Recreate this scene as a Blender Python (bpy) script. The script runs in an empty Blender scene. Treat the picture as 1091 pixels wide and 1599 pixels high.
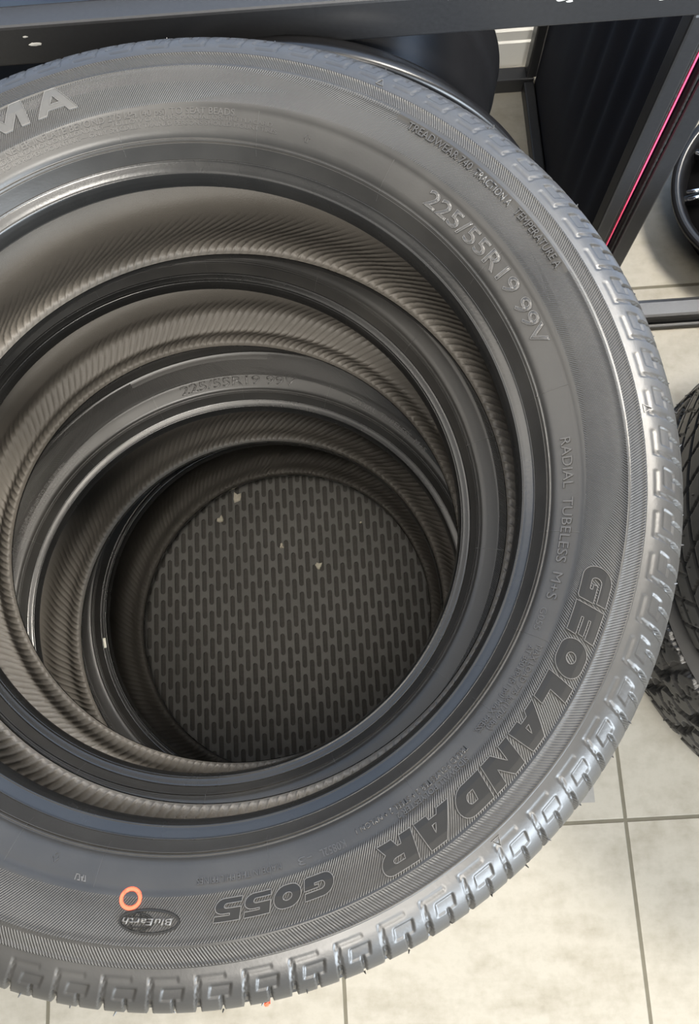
import bpy, bmesh, math, random
import numpy as np
from mathutils import Matrix, Vector

random.seed(4)
RNG = np.random.default_rng(7)
C = bpy.context.scene.collection
SC = bpy.context.scene

# ------------------------------------------------------------------ camera
cam_d = bpy.data.cameras.new('camera')
cam = bpy.data.objects.new('camera', cam_d)
C.objects.link(cam)
right = Vector((0.9978332, -0.0560136, -0.0345157))
down = Vector((-0.0625408, -0.9704182, -0.2331890))
fwd = Vector((-0.0204329, 0.2348423, -0.9718187))
m = Matrix.Identity(4)
for i in range(3):
    m[i][0] = right[i]; m[i][1] = -down[i]; m[i][2] = -fwd[i]
m[0][3], m[1][3], m[2][3] = 0.0, 0.0, 1.42533
cam.matrix_world = m
cam_d.sensor_fit = 'VERTICAL'; cam_d.sensor_height = 36.0; cam_d.sensor_width = 36.0
cam_d.lens = 29.706
cam_d.clip_start = 0.02
SC.camera = cam

# ------------------------------------------------------------------ world, lights, exposure
world = bpy.data.worlds.new('showroom_air'); SC.world = world
world.use_nodes = True
wb = world.node_tree.nodes['Background']
wb.inputs[0].default_value = (1.0, 0.975, 0.94, 1); wb.inputs[1].default_value = 0.34

def area(name, loc, target, sx, sy, power, col):
    d = bpy.data.lights.new(name, 'AREA'); d.shape = 'RECTANGLE'; d.size = sx; d.size_y = sy
    d.energy = power; d.color = col
    o = bpy.data.objects.new(name, d); C.objects.link(o)
    o.location = loc
    o.rotation_euler = (Vector(target) - Vector(loc)).to_track_quat('-Z', 'Y').to_euler()
    return o
WARM = (1.0, 0.93, 0.82)
area('ceiling_lamp_or_fill', (-0.7, 0.7, 3.0), (-0.7, 0.7, 0), 2.8, 2.6, 24, (1.0, 0.96, 0.90))  # broad fill standing in for bounce off the white ceiling, not a fixture
area('ceiling_lamp_or_fill', (0.08, -0.25, 3.1), (-0.1, 0.1, 0.0), 0.9, 0.7, 38, WARM)  # added fill aimed down the stack to brighten the mat
area('ceiling_lamp_or_fill', (0.5, -3.0, 4.2), (-0.1, 0.2, 0.7), 1.4, 1.2, 345, (1.0, 0.95, 0.87))
area('ceiling_lamp_or_fill', (1.5, 1.0, 2.8), (0.9, 0.85, 0), 0.8, 0.6, 250, WARM)
area('ceiling_lamp_or_fill', (-2.4, 0.7, 2.8), (-0.2, 0.2, 0.7), 0.9, 2.2, 48, WARM)
area('window_daylight', (5.2, -6.2, 2.7), (0.0, 0.2, 0.7), 5.5, 3.4, 2150, (0.80, 0.90, 1.0))
SC.view_settings.view_transform = 'Standard'
SC.view_settings.look = 'None'
SC.view_settings.exposure = 0.0
SC.view_settings.gamma = 1.0
SC.view_settings.use_curve_mapping = False

# ------------------------------------------------------------------ materials
class NT:
    def __init__(self, name):
        self.mat = bpy.data.materials.new(name); self.mat.use_nodes = True
        self.t = self.mat.node_tree; self.n = self.t.nodes
        self.b = self.n['Principled BSDF']
    def node(self, kind, **kw):
        x = self.n.new(kind)
        for k, v in kw.items(): setattr(x, k, v)
        return x
    def link(self, a, b): self.t.links.new(a, b)
    def math(self, op, a, b=None, c=None, clamp=False):
        x = self.n.new('ShaderNodeMath'); x.operation = op; x.use_clamp = clamp
        for i, v in enumerate((a, b, c)):
            if v is None: continue
            if isinstance(v, (int, float)): x.inputs[i].default_value = v
            else: self.link(v, x.inputs[i])
        return x.outputs[0]
    def mix(self, f, a, b):
        x = self.n.new('ShaderNodeMix'); x.data_type = 'RGBA'
        for i, v in ((0, f), (6, a), (7, b)):
            if isinstance(v, (int, float)): x.inputs[i].default_value = v
            elif isinstance(v, tuple): x.inputs[i].default_value = (*v, 1)
            else: self.link(v, x.inputs[i])
        return x.outputs[2]
    def noise(self, vec, scale, detail=4, rough=0.55, out=0):
        x = self.n.new('ShaderNodeTexNoise'); x.inputs['Scale'].default_value = scale
        x.inputs['Detail'].default_value = detail; x.inputs['Roughness'].default_value = rough
        if vec is not None: self.link(vec, x.inputs['Vector'])
        return x.outputs[out]
    def obj(self):
        return self.n.new('ShaderNodeTexCoord').outputs['Object']
    def bump(self, h, strength, dist, prev=None):
        x = self.n.new('ShaderNodeBump'); x.inputs['Strength'].default_value = strength
        x.inputs['Distance'].default_value = dist
        self.link(h, x.inputs['Height'])
        if prev is not None: self.link(prev, x.inputs['Normal'])
        return x.outputs[0]
    def set(self, **kw):
        for k, v in kw.items():
            i = self.b.inputs[k.replace('_', ' ')]
            if isinstance(v, (int, float)): i.default_value = v
            elif isinstance(v, tuple): i.default_value = (*v, 1)
            else: self.link(v, i)
        return self
    def ramp(self, f, stops):
        x = self.n.new('ShaderNodeValToRGB'); e = x.color_ramp.elements
        e[0].position, e[0].color = stops[0][0], (*stops[0][1], 1)
        e[1].position, e[1].color = stops[-1][0], (*stops[-1][1], 1)
        for p, c in stops[1:-1]:
            q = e.new(p); q.color = (*c, 1)
        self.link(f, x.inputs[0]); return x.outputs[0]

def simple(name, col, rough=0.5, metal=0.0, noise_scale=60, var=0.15, bump=0.0, spec=0.5, coat=0.0):
    g = NT(name); v = g.obj()
    nz = g.noise(v, noise_scale)
    a = tuple(c * (1 - var) for c in col); b = tuple(min(1, c * (1 + var)) for c in col)
    g.set(Base_Color=g.mix(nz, a, b), Roughness=rough, Metallic=metal)
    g.b.inputs['Specular IOR Level'].default_value = spec
    g.b.inputs['Coat Weight'].default_value = coat
    if bump: g.set(Normal=g.bump(nz, bump, 0.002))
    return g.mat

RUB = (0.020, 0.0194, 0.0185)
def rubber(name, col=RUB, rough=0.42, dust=0.35, spec=0.5):
    g = NT(name); v = g.obj()
    n1 = g.noise(v, 14, 5); n2 = g.noise(v, 420, 3)
    d = g.math('MULTIPLY', g.math('SUBTRACT', n1, 0.42, clamp=True), dust)
    g.set(Base_Color=g.mix(d, col, (0.10, 0.095, 0.085)),
          Roughness=g.math('ADD', rough, g.math('MULTIPLY', g.math('SUBTRACT', n1, 0.5), 0.22)))
    g.b.inputs['Specular IOR Level'].default_value = spec
    g.set(Normal=g.bump(n2, 0.12, 0.0006))
    return g.mat

def polar(g):
    v = g.obj(); s = g.n.new('ShaderNodeSeparateXYZ'); g.link(v, s.inputs[0])
    x, y, z = s.outputs
    th = g.math('ARCTAN2', y, x)
    r = g.math('SQRT', g.math('ADD', g.math('MULTIPLY', x, x), g.math('MULTIPLY', y, y)))
    return v, th, r, z

def sidewall_mat(name, rot=0.0, rough=0.37):
    """Rubber with moulded hatching: saw-tooth ribs outside r=0.276, an even finer field between
    the swooshes, plain rubber inside."""
    g = NT(name); v, th, r, z = polar(g)
    if rot: th = g.math('SUBTRACT', th, rot)
    def ribs(count, twist):
        ph = g.math('ADD', g.math('MULTIPLY', th, float(count)), g.math('MULTIPLY', r, float(twist)))
        return g.math('SINE', ph)
    coarse = ribs(1050, 2900)
    outer = ribs(1000, -2300)
    fine = ribs(1500, 3800)
    # boundary radius of the swooshes as a smooth function of the angle
    def band(c, w, a, b, k):   # region between two wavy radii
        t = g.math('DIVIDE', g.math('SUBTRACT', th, c), w)
        lens = g.math('SUBTRACT', 1.0, g.math('MULTIPLY', t, t))
        lo = g.math('ADD', a, g.math('MULTIPLY', t, k))
        hi = g.math('ADD', lo, g.math('MULTIPLY', lens, b))
        return g.math('MULTIPLY', g.math('GREATER_THAN', r, lo), g.math('LESS_THAN', r, hi))
    s1 = band(0.95, 0.62, 0.2765, 0.016, -0.003)
    s2 = band(0.10, 0.60, 0.2795, 0.024, 0.010)
    s3 = band(1.55, 0.55, 0.290, 0.011, 0.004)
    sw = g.math('MAXIMUM', g.math('MAXIMUM', s1, s2), s3)
    field = g.math('ADD', g.math('MULTIPLY', coarse, g.math('SUBTRACT', 1.0, sw)), g.math('MULTIPLY', fine, g.math('MULTIPLY', sw, 0.5)))
    isout = g.math('GREATER_THAN', r, 0.3022)
    pat = g.math('ADD', g.math('MULTIPLY', field, g.math('SUBTRACT', 1.0, isout)), g.math('MULTIPLY', outer, isout))
    edge = g.n.new('ShaderNodeMapRange'); edge.inputs[1].default_value = 0.2758; edge.inputs[2].default_value = 0.2768
    g.link(r, edge.inputs[0])
    rim = g.math('LESS_THAN', r, 0.3130)
    # the rib crest at r=.302 stays smooth
    crest = g.math('GREATER_THAN', g.math('ABSOLUTE', g.math('SUBTRACT', r, 0.3021)), 0.0008)
    top = g.math('GREATER_THAN', z, 0.0)
    mask = g.math('MULTIPLY', g.math('MULTIPLY', g.math('MULTIPLY', edge.outputs[0], rim), crest), top)
    # plain panel behind the grade lettering
    pin = g.math('MULTIPLY', g.math('MULTIPLY', g.math('GREATER_THAN', th, 0.385), g.math('LESS_THAN', th, 0.965)),
                 g.math('MULTIPLY', g.math('GREATER_THAN', r, 0.2944), g.math('LESS_THAN', r, 0.3013)))
    mask = g.math('MULTIPLY', mask, g.math('SUBTRACT', 1.0, pin))
    pat = g.math('MULTIPLY', pat, mask)
    n1 = g.noise(v, 13, 5); n2 = g.noise(v, 500, 2)
    d = g.math('MULTIPLY', g.math('SUBTRACT', n1, 0.40, clamp=True), 0.40)
    base = g.mix(d, RUB, (0.10, 0.095, 0.085))
    g.set(Base_Color=base,
          Roughness=g.math('ADD', g.math('ADD', rough, g.math('MULTIPLY', mask, 0.10)), g.math('MULTIPLY', g.math('SUBTRACT', n1, 0.5), 0.2)))
    g.b.inputs['Specular IOR Level'].default_value = 0.36
    b1 = g.bump(n2, 0.10, 0.0005)
    g.set(Normal=g.bump(pat, 0.62, 0.00040, b1))
    return g.mat

M = {}
M['rubber'] = rubber('rubber_tread', rough=0.40)
M['rubber_plain'] = rubber('rubber_plain', rough=0.5)
M['bead'] = rubber('rubber_bead', col=(0.009, 0.009, 0.0089), rough=0.27, dust=0.15)
M['letter'] = rubber('rubber_letter', col=(0.032, 0.031, 0.030), rough=0.36, dust=0.1)
M['letter_black'] = rubber('rubber_letter_black', col=(0.008, 0.008, 0.0078), rough=0.42, dust=0.03, spec=0.26)
M['letter_brand'] = rubber('rubber_letter_brand', col=(0.048, 0.047, 0.045), rough=0.40, dust=0.2)
M['letter_light'] = rubber('rubber_letter_pale', col=(0.075, 0.073, 0.070), rough=0.38, dust=0.2)  # paler rubber for letter outlines, badge word and small marks
M['sidewall'] = sidewall_mat('rubber_sidewall')
M['sidewall_turned'] = sidewall_mat('rubber_sidewall_turned', rot=math.radians(61))
def liner_mat():
    g = NT('inner_liner_rubber'); v, th, r, z = polar(g)
    n1 = g.noise(v, 9, 5); n2 = g.noise(v, 900, 3, 0.7)
    g.set(Base_Color=g.mix(n1, (0.062, 0.057, 0.050), (0.115, 0.105, 0.092)), Roughness=0.55)
    g.b.inputs['Specular IOR Level'].default_value = 0.45
    g.set(Normal=g.bump(n2, 0.55, 0.0008))
    return g.mat
M['liner'] = liner_mat()
M['red_paint'] = simple('red_marking_paint', (0.85, 0.085, 0.035), 0.6, noise_scale=300, var=0.12)
M['sticker'] = simple('white_label_paper', (0.80, 0.76, 0.66), 0.6, noise_scale=900, var=0.35)
M['steel'] = simple('black_powder_coat', (0.016, 0.0165, 0.018), 0.38, noise_scale=240, var=0.3, bump=0.05)
M['steel_dull'] = simple('black_powder_coat_dull', (0.013, 0.013, 0.014), 0.5, noise_scale=240, var=0.3)
M['chip'] = simple('bare_primer', (0.42, 0.42, 0.40), 0.7, noise_scale=400, var=0.3)
M['gloss_black'] = simple('gloss_black_alloy', (0.005, 0.005, 0.0055), 0.30, noise_scale=30, var=0.2, spec=0.35)
M['barrel'] = simple('satin_black_barrel', (0.004, 0.004, 0.0045), 0.45, noise_scale=30, var=0.2, spec=0.3)
M['chrome'] = simple('chrome', (0.75, 0.75, 0.76), 0.15, metal=1.0, noise_scale=50, var=0.05)
M['pink'] = simple('pink_acrylic_edge', (0.86, 0.085, 0.18), 0.35, noise_scale=80, var=0.1)
M['dark_acrylic'] = simple('dark_plum_panel', (0.014, 0.004, 0.012), 0.25, noise_scale=60, var=0.3)
M['seam'] = simple('rough_black_seam', (0.010, 0.010, 0.010), 0.6, noise_scale=900, var=0.6, bump=0.6)
M['fabric'] = simple('navy_black_cloth', (0.020, 0.0205, 0.026), 0.85, noise_scale=700, var=0.3, spec=0.2)
M['flake'] = simple('plaster_flake', (0.62, 0.58, 0.48), 0.8, noise_scale=300, var=0.25)
M['trim_white'] = simple('white_trim_paint', (0.55, 0.55, 0.53), 0.45, noise_scale=20, var=0.04)
M['wall_blue'] = simple('pale_blue_wall_paint', (0.30, 0.40, 0.58), 0.7, noise_scale=40, var=0.04)

TILE = 0.457; GX, GY = 0.3769, -0.1830
def floor_mat():
    g = NT('cream_ceramic_tile'); v = g.obj()
    s = g.n.new('ShaderNodeSeparateXYZ'); g.link(v, s.inputs[0])
    def line(c, o):
        t = g.math('DIVIDE', g.math('SUBTRACT', c, o), TILE)
        f = g.math('ABSOLUTE', g.math('SUBTRACT', t, g.math('ROUND', t)))
        return g.math('MULTIPLY', f, TILE)
    dist = g.math('MINIMUM', line(s.outputs[0], GX), line(s.outputs[1], GY))
    mr = g.n.new('ShaderNodeMapRange'); mr.inputs[1].default_value = 0.0022; mr.inputs[2].default_value = 0.0034
    g.link(dist, mr.inputs[0]); tile = mr.outputs[0]
    mp = g.n.new('ShaderNodeMapping'); mp.inputs['Rotation'].default_value = (0, 0, 0.9); mp.inputs['Scale'].default_value = (1, 3.2, 1)
    g.link(v, mp.inputs[0])
    streak = g.noise(mp.outputs[0], 6, 7, 0.62)
    cloud = g.noise(v, 11, 8, 0.66); fine = g.noise(v, 60, 5, 0.6)
    k = g.math('ADD', g.math('ADD', g.math('MULTIPLY', streak, 0.4), g.math('MULTIPLY', cloud, 0.4)), g.math('MULTIPLY', fine, 0.2))
    col = g.ramp(k, [(0.37, (0.150, 0.137, 0.108)), (0.46, (0.186, 0.173, 0.143)), (0.54, (0.214, 0.201, 0.170)), (0.64, (0.189, 0.175, 0.143))])
    grout = g.mix(fine, (0.060, 0.054, 0.038), (0.090, 0.082, 0.060))
    g.set(Base_Color=g.mix(tile, grout, col), Roughness=g.math('ADD', 0.72, g.math('MULTIPLY', tile, -0.14)))
    g.b.inputs['Specular IOR Level'].default_value = 0.25
    b = g.bump(tile, 0.6, 0.0012)
    g.set(Normal=g.bump(k, 0.08, 0.003, b))
    return g.mat
M['floor'] = floor_mat()
def mat_mat():
    g = NT('black_slotted_mat'); v = g.obj()
    n1 = g.noise(v, 8, 6); n2 = g.noise(v, 160, 4, 0.7)
    g.set(Base_Color=g.mix(g.math('ADD', g.math('MULTIPLY', n1, 0.7), g.math('MULTIPLY', n2, 0.3)), (0.080, 0.078, 0.073), (0.175, 0.171, 0.159)), Roughness=0.6)
    return g.mat
M['mat'] = mat_mat()
M['mat_slot'] = simple('mat_slot_shade', (0.060, 0.056, 0.050), 0.8, noise_scale=200, var=0.3)  # colour set darker than the mat top, as painted shade inside the slots

# ------------------------------------------------------------------ helpers
def link(o, parent=None):
    C.objects.link(o)
    if parent is not None: o.parent = parent
    return o
def tag(o, label=None, cat=None, group=None, kind=None):
    if label: o['label'] = label
    if cat: o['category'] = cat
    if group: o['group'] = group
    if kind: o['kind'] = kind
    return o
def empty(name, loc=(0, 0, 0), normal=None):
    o = bpy.data.objects.new(name, None); C.objects.link(o); o.empty_display_size = 0.05
    o.location = loc
    if normal is not None:
        z = Vector(normal).normalized(); x = (Vector((1, 0, 0)) - z * z.x).normalized(); y = z.cross(x)
        mm = Matrix((x, y, z)).transposed().to_4x4(); mm.translation = Vector(loc); o.matrix_world = mm
    return o
def mesh_obj(name, verts, faces, mat, parent=None, smooth=True):
    me = bpy.data.meshes.new(name); me.from_pydata([tuple(v) for v in verts], [], [tuple(f) for f in faces]); me.update()
    if smooth: me.polygons.foreach_set('use_smooth', [True] * len(me.polygons))
    for mm in (mat if isinstance(mat, (list, tuple)) else [mat]): me.materials.append(mm)
    return link(bpy.data.objects.new(name, me), parent)
def bm_obj(name, bm, mat, parent=None, smooth=False):
    me = bpy.data.meshes.new(name); bm.normal_update(); bm.to_mesh(me); bm.free()
    if smooth: me.polygons.foreach_set('use_smooth', [True] * len(me.polygons))
    for mm in (mat if isinstance(mat, (list, tuple)) else [mat]): me.materials.append(mm)
    return link(bpy.data.objects.new(name, me), parent)
def fast_mesh(name, V, Q, mat, parent=None):
    """V (n,3) and quads (k,4) as arrays."""
    me = bpy.data.meshes.new(name)
    V = np.ascontiguousarray(V, dtype=np.float32); Q = np.ascontiguousarray(Q, dtype=np.int32)
    me.vertices.add(len(V)); me.vertices.foreach_set('co', V.ravel())
    me.loops.add(Q.size); me.loops.foreach_set('vertex_index', Q.ravel())
    me.polygons.add(len(Q)); me.polygons.foreach_set('loop_start', np.arange(0, Q.size, 4, dtype=np.int32))
    me.polygons.foreach_set('loop_total', np.full(len(Q), 4, dtype=np.int32))
    me.polygons.foreach_set('use_smooth', np.ones(len(Q), dtype=bool))
    me.update(calc_edges=True); me.validate()
    me.materials.append(mat)
    return link(bpy.data.objects.new(name, me), parent)
def grid_quads(n, k, wrap=True):
    """n around, k across; vertex index i*k+j."""
    i = np.arange(n if wrap else n - 1); j = np.arange(k - 1)
    I, J = np.meshgrid(i, j, indexing='ij'); I2 = (I + 1) % n
    return np.stack([I * k + J, I * k + J + 1, I2 * k + J + 1, I2 * k + J], -1).reshape(-1, 4)
def box(bm, x0, x1, y0, y1, z0, z1, bev=0.0, seg=2):
    r = bmesh.ops.create_cube(bm, size=1.0)
    for v in r['verts']:
        v.co = Vector(((x0 + x1) / 2 + v.co.x * (x1 - x0), (y0 + y1) / 2 + v.co.y * (y1 - y0), (z0 + z1) / 2 + v.co.z * (z1 - z0)))
    if bev:
        es = list({e for v in r['verts'] for e in v.link_edges})
        bmesh.ops.bevel(bm, geom=es, offset=bev, segments=seg, affect='EDGES', profile=0.5)
def densify(P, maxd):
    P = np.array(P, float); out = [P[0]]
    for a, b in zip(P[:-1], P[1:]):
        k = max(1, int(math.ceil(np.linalg.norm(b - a) / maxd)))
        for t in range(1, k + 1): out.append(a + (b - a) * t / k)
    return np.array(out)
def smooth_curve(P, maxd):
    """Catmull-Rom through the points."""
    P = np.array(P, float); E = np.vstack([2 * P[0] - P[1], P, 2 * P[-1] - P[-2]]); out = []
    for k in range(1, len(E) - 2):
        p0, p1, p2, p3 = E[k - 1:k + 3]; n = max(1, int(math.ceil(np.linalg.norm(p2 - p1) / maxd)))
        for t in np.arange(n) / n:
            out.append(0.5 * (2 * p1 + (p2 - p0) * t + (2 * p0 - 5 * p1 + 4 * p2 - p3) * t * t + (3 * p1 - p0 - 3 * p2 + p3) * t ** 3))
    out.append(P[-1]); return np.array(out)
def arclen(P):
    return np.concatenate([[0], np.cumsum(np.linalg.norm(np.diff(P, axis=0), axis=1))])
def normals2d(P):
    d = np.gradient(P, axis=0); n = np.stack([-d[:, 1], d[:, 0]], 1)
    return n / np.linalg.norm(n, axis=1)[:, None]

# ------------------------------------------------------------------ setting
bm = bmesh.new(); box(bm, -4.5, 9.0, -9.5, 1.24, -0.06, 0.0)
fl = bm_obj('floor', bm, M['floor']); fl['kind'] = 'structure'
bm = bmesh.new(); box(bm, -3.5, 3.5, 1.24, 1.34, 0.0, 3.0)
w = bm_obj('wall_back', bm, M['wall_blue']); w['kind'] = 'structure'
bm = bmesh.new()
prof = [(0, 0), (-0.016, 0), (-0.016, 0.062), (-0.0135, 0.066), (-0.0135, 0.088), (-0.010, 0.094), (-0.008, 0.104), (-0.004, 0.112), (0, 0.114)]
vs = [[bm.verts.new((x, 1.24 + p[0], p[1])) for p in prof] for x in (-3.5, 3.5)]
for a in range(len(prof) - 1): bm.faces.new((vs[0][a], vs[0][a + 1], vs[1][a + 1], vs[1][a]))
bsb = bm_obj('baseboard_back', bm, M['trim_white']); bsb['kind'] = 'structure'

# ------------------------------------------------------------------ road tyres of the stack
G0, R0, OFF, P0 = 0.066113, 0.239, 0.0147, 0.219566
CXY = [(-0.12841, 0.17775), (-0.15359, 0.19673), (-0.14852, 0.14164), (-0.14262, 0.16306)]
TLT = [(-0.00247, -0.01054), (-0.01403, -0.00752), (0.02104, -0.00367), (-0.01356, -0.00282)]
ZC = [0.78368, 0.56852, 0.35185, 0.12608]
ZT = [0.0538, 0.0692, 0.0668, 0.0746]
OV = [[(-0.00232, -0.01611), (0.0155, 0.00227)], [(0.00481, -0.01083), (0.02937, -0.01526)],
      [(0.02383, 0.01188), (0.00313, 0.01772)], [(-0.00737, -0.00356), (-0.0126, 0.01201)]]
DR = [(-0.0099, 0.01397), (0.00189, 0.02256), (0.02983, 0.02066), (0.01912, -0.00944)]
ZL = [0.1015, 0.088, 0.1052, 0.1135]
RMAX = 0.345

def make_warp(i):
    (a0, a1), (b0, b1) = OV[i]; du, dl = DR[i]
    zt = ZT[i]
    def warp(r, th, z):
        """canonical (r, z) -> bent tyre: the beads of a loose tyre are never quite round"""
        t = np.clip((z / zt + 1) / 2, 0, 1)
        wt = np.clip((RMAX - r) / (RMAX - R0), 0, 1)
        c2, s2 = np.cos(2 * th), np.sin(2 * th)
        u = (du + a0 * c2 + a1 * s2); l = (dl + b0 * c2 + b1 * s2)
        return r * (1 + wt * (u * t + l * (1 - t)))
    return warp

def outer_profile(zt):
    """bead toe .. shoulder, upper half; the inner part follows the bead height zt"""
    k = zt / 0.0538
    P = [(0.2392, 0.0538), (0.2395, 0.0580), (0.2402, 0.0625), (0.2413, 0.0661), (0.2420, 0.0673), (0.2426, 0.0671), (0.2448, 0.0689), (0.2470, 0.0704), (0.2486, 0.0715),
         (0.2494, 0.0726), (0.2499, 0.0722), (0.2508, 0.0742), (0.2535, 0.0806), (0.2550, 0.0846), (0.2553, 0.0853), (0.2556, 0.0836), (0.2562, 0.0836),
         (0.2565, 0.0862), (0.2572, 0.0868), (0.2575, 0.0860), (0.2580, 0.0876), (0.2602, 0.0905), (0.2640, 0.0930), (0.2700, 0.0966), (0.2756, 0.0993),
         (0.2761, 0.1001), (0.2850, 0.1040), (0.2950, 0.1070), (0.3012, 0.1082), (0.3017, 0.1090), (0.3025, 0.1091), (0.3031, 0.1084),
         (0.3080, 0.1089), (0.3122, 0.1089), (0.3128, 0.1094), (0.3138, 0.1093), (0.3142, 0.1084)]
    out = []
    for r, z in P:
        f = np.clip((r - 0.2394) / (0.290 - 0.2394), 0, 1)
        out.append((r, z + (zt - 0.0538) * (1 - f) ** 1.5))
    return np.array(out)
SHOULDER = [(0.3142, 0.1084), (0.3220, 0.1064), (0.3300, 0.1026), (0.3370, 0.0965), (0.3428, 0.0880), (0.3468, 0.0760), (0.3498, 0.0600), (0.3518, 0.0400), (0.3530, 0.0)]

def revolve(P, n, warp, disp=None, nrm=None):
    """P (k,2) around the axis; disp (n,k) pushes along the outward normal"""
    th = np.linspace(0, 2 * np.pi, n, endpoint=False)
    r = np.broadcast_to(P[:, 0], (n, len(P))).copy(); z = np.broadcast_to(P[:, 1], (n, len(P))).copy()
    if disp is not None:
        r += disp * nrm[None, :, 0]; z += disp * nrm[None, :, 1]
    T = np.broadcast_to(th[:, None], r.shape)
    rr = warp(r, T, z)
    return np.stack([rr * np.cos(T), rr * np.sin(T), z], -1).reshape(-1, 3), T

def lower(P, zt, zl):
    Q = P.copy(); Q[:, 1] = -(zt + (P[:, 1] - zt) * (zl - zt) / (0.1092 - zt)); return Q

def shoulder_disp(th, s, npitch):
    """L-shaped hatch grooves, raised pads and sipes of the tread shoulder; s = arc length from the rib"""
    v = (-th * npitch / (2 * np.pi)) % 1.0
    cell = np.floor(-th * npitch / (2 * np.pi)) % npitch
    T, S = v, np.broadcast_to(s[None, :], v.shape)
    def sm(x, a, b): return np.clip((x - a) / (b - a), 0, 1)
    def inside(x, a, b, w): return np.minimum(sm(x, a - w, a), 1 - sm(x, b, b + w))
    lean = (S - 0.006) * 6.0
    d = np.zeros_like(T)
    saw = 0.5 + 0.5 * np.sign(np.sin(T * 2 * np.pi * 18 + S * 2500))
    strip = inside(S, 0.0052, 0.0078, 0.0004) * inside(T, 0.18, 0.80, 0.02)
    d -= strip * (0.0002 + 0.0004 * saw)
    Tl = (T - np.minimum(lean, 0.32)) % 1.0
    leg = inside(Tl, 0.70, 0.79, 0.02) * sm(S, 0.0052, 0.0058)
    saw2 = 0.5 + 0.5 * np.sign(np.sin(S * 5200 + T * 60))
    depth = np.where(S < 0.0185, 0.0004 + 0.0004 * saw2, np.where(S < 0.0215, 0.0007, 0.0034))
    d = np.minimum(d, -leg * depth)
    # parallelogram pad, a shallow dish with a steep inner edge
    Tp = (T - (S - 0.013) * 18.0 * 0.55) % 1.0
    pad = inside(S, 0.0125, 0.0210, 0.0007) * inside(Tp, 0.10, 0.52, 0.025)
    d -= pad * (0.0008 + 0.0006 * sm(0.0205 - S, 0, 0.007))
    sipe = inside((T - lean * 0.9 + 0.0) % 1.0, 0.235, 0.285, 0.018) * sm(S, 0.0205, 0.0215)
    d = np.minimum(d, -sipe * 0.0026)
    # wear-bar rib a little below the shoulder
    d += inside(S, 0.030, 0.0325, 0.0008) * 0.0004
    return d

def curved_text(name, s, a0, a1, r_mid, h, raise_, mat, parent, warp, zfun, shear=0.0, bold=0.0, outline=None, space=1.0, outline_mat=None, sink=0.0006):
    """Moulded lettering on the sidewall, running clockwise from angle a0 to a1 (degrees), tops outward."""
    if 'M' in s or 'W' in s: bold = 0.0; raise_ *= 1.7
    cu = bpy.data.curves.new('t', 'FONT'); cu.body = s; cu.shear = shear; cu.offset = bold; cu.space_character = space
    cu.resolution_u = 3
    to = bpy.data.objects.new('t', cu); C.objects.link(to)
    res = []
    modes = [('fill', name)] + ([('line', 'letter_outline')] if outline else [])
    box_ = None
    for mode, nm in modes:
        if mode == 'line':
            cu.fill_mode = 'NONE'; cu.bevel_depth = outline; cu.bevel_resolution = 0
        dg = bpy.context.evaluated_depsgraph_get(); dg.update()
        me = bpy.data.meshes.new_from_object(to.evaluated_get(dg))
        b = bmesh.new(); b.from_mesh(me); bpy.data.meshes.remove(me)
        co = np.array([v.co for v in b.verts])
        if box_ is None: box_ = (co[:, 0].min(), co[:, 0].max(), 0.0, 0.73 if s.upper() == s else 0.75)
        x0, x1, y0, y1 = box_
        A0, A1 = math.radians(a0), math.radians(a1); L = abs(A1 - A0) * r_mid
        sx, sy = L / (x1 - x0), h / (y1 - y0)
        if mode == 'fill':
            bmesh.ops.remove_doubles(b, verts=b.verts, dist=1e-5)
        lim = 0.004
        for _ in range(4):
            es = [e for e in b.edges if math.hypot((e.verts[0].co.x - e.verts[1].co.x) * sx, (e.verts[0].co.y - e.verts[1].co.y) * sy) > lim]
            if not es or mode == 'line' and _ > 1: break
            bmesh.ops.subdivide_edges(b, edges=es, cuts=1)
            bmesh.ops.triangulate(b, faces=[f for f in b.faces if len(f.verts) > 3])
        if mode == 'fill':
            g = bmesh.ops.extrude_face_region(b, geom=list(b.faces))
            lift = {v for v in g['geom'] if isinstance(v, bmesh.types.BMVert)}
            for v in b.verts: v.co.z = 1.0 if v in lift else 0.0
        else:
            zs = max(abs(v.co.z) for v in b.verts) or 1
            for v in b.verts: v.co.z = v.co.z / zs
        vs = list(b.verts); co = np.array([v.co for v in vs])
        sg = 1 if A1 > A0 else -1
        th = A0 + sg * (co[:, 0] - x0) * sx / r_mid
        r = r_mid + (co[:, 1] - (y0 + y1) / 2) * sy
        z = zfun(r)
        z = z + (np.where(co[:, 2] > 0.5, raise_, -sink) if mode == 'fill' else raise_ + co[:, 2] * outline * sy)
        rr = warp(r, th, z)
        for v, x, y, q in zip(vs, rr * np.cos(th), rr * np.sin(th), z): v.co = (x, y, q)
        bmesh.ops.recalc_face_normals(b, faces=b.faces)
        o = bm_obj(nm, b, mat if mode == 'fill' else (outline_mat or mat), parent if mode == 'fill' else res[0])
        res.append(o)
    bpy.data.objects.remove(to); bpy.data.curves.remove(cu)
    return res[0]

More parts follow.
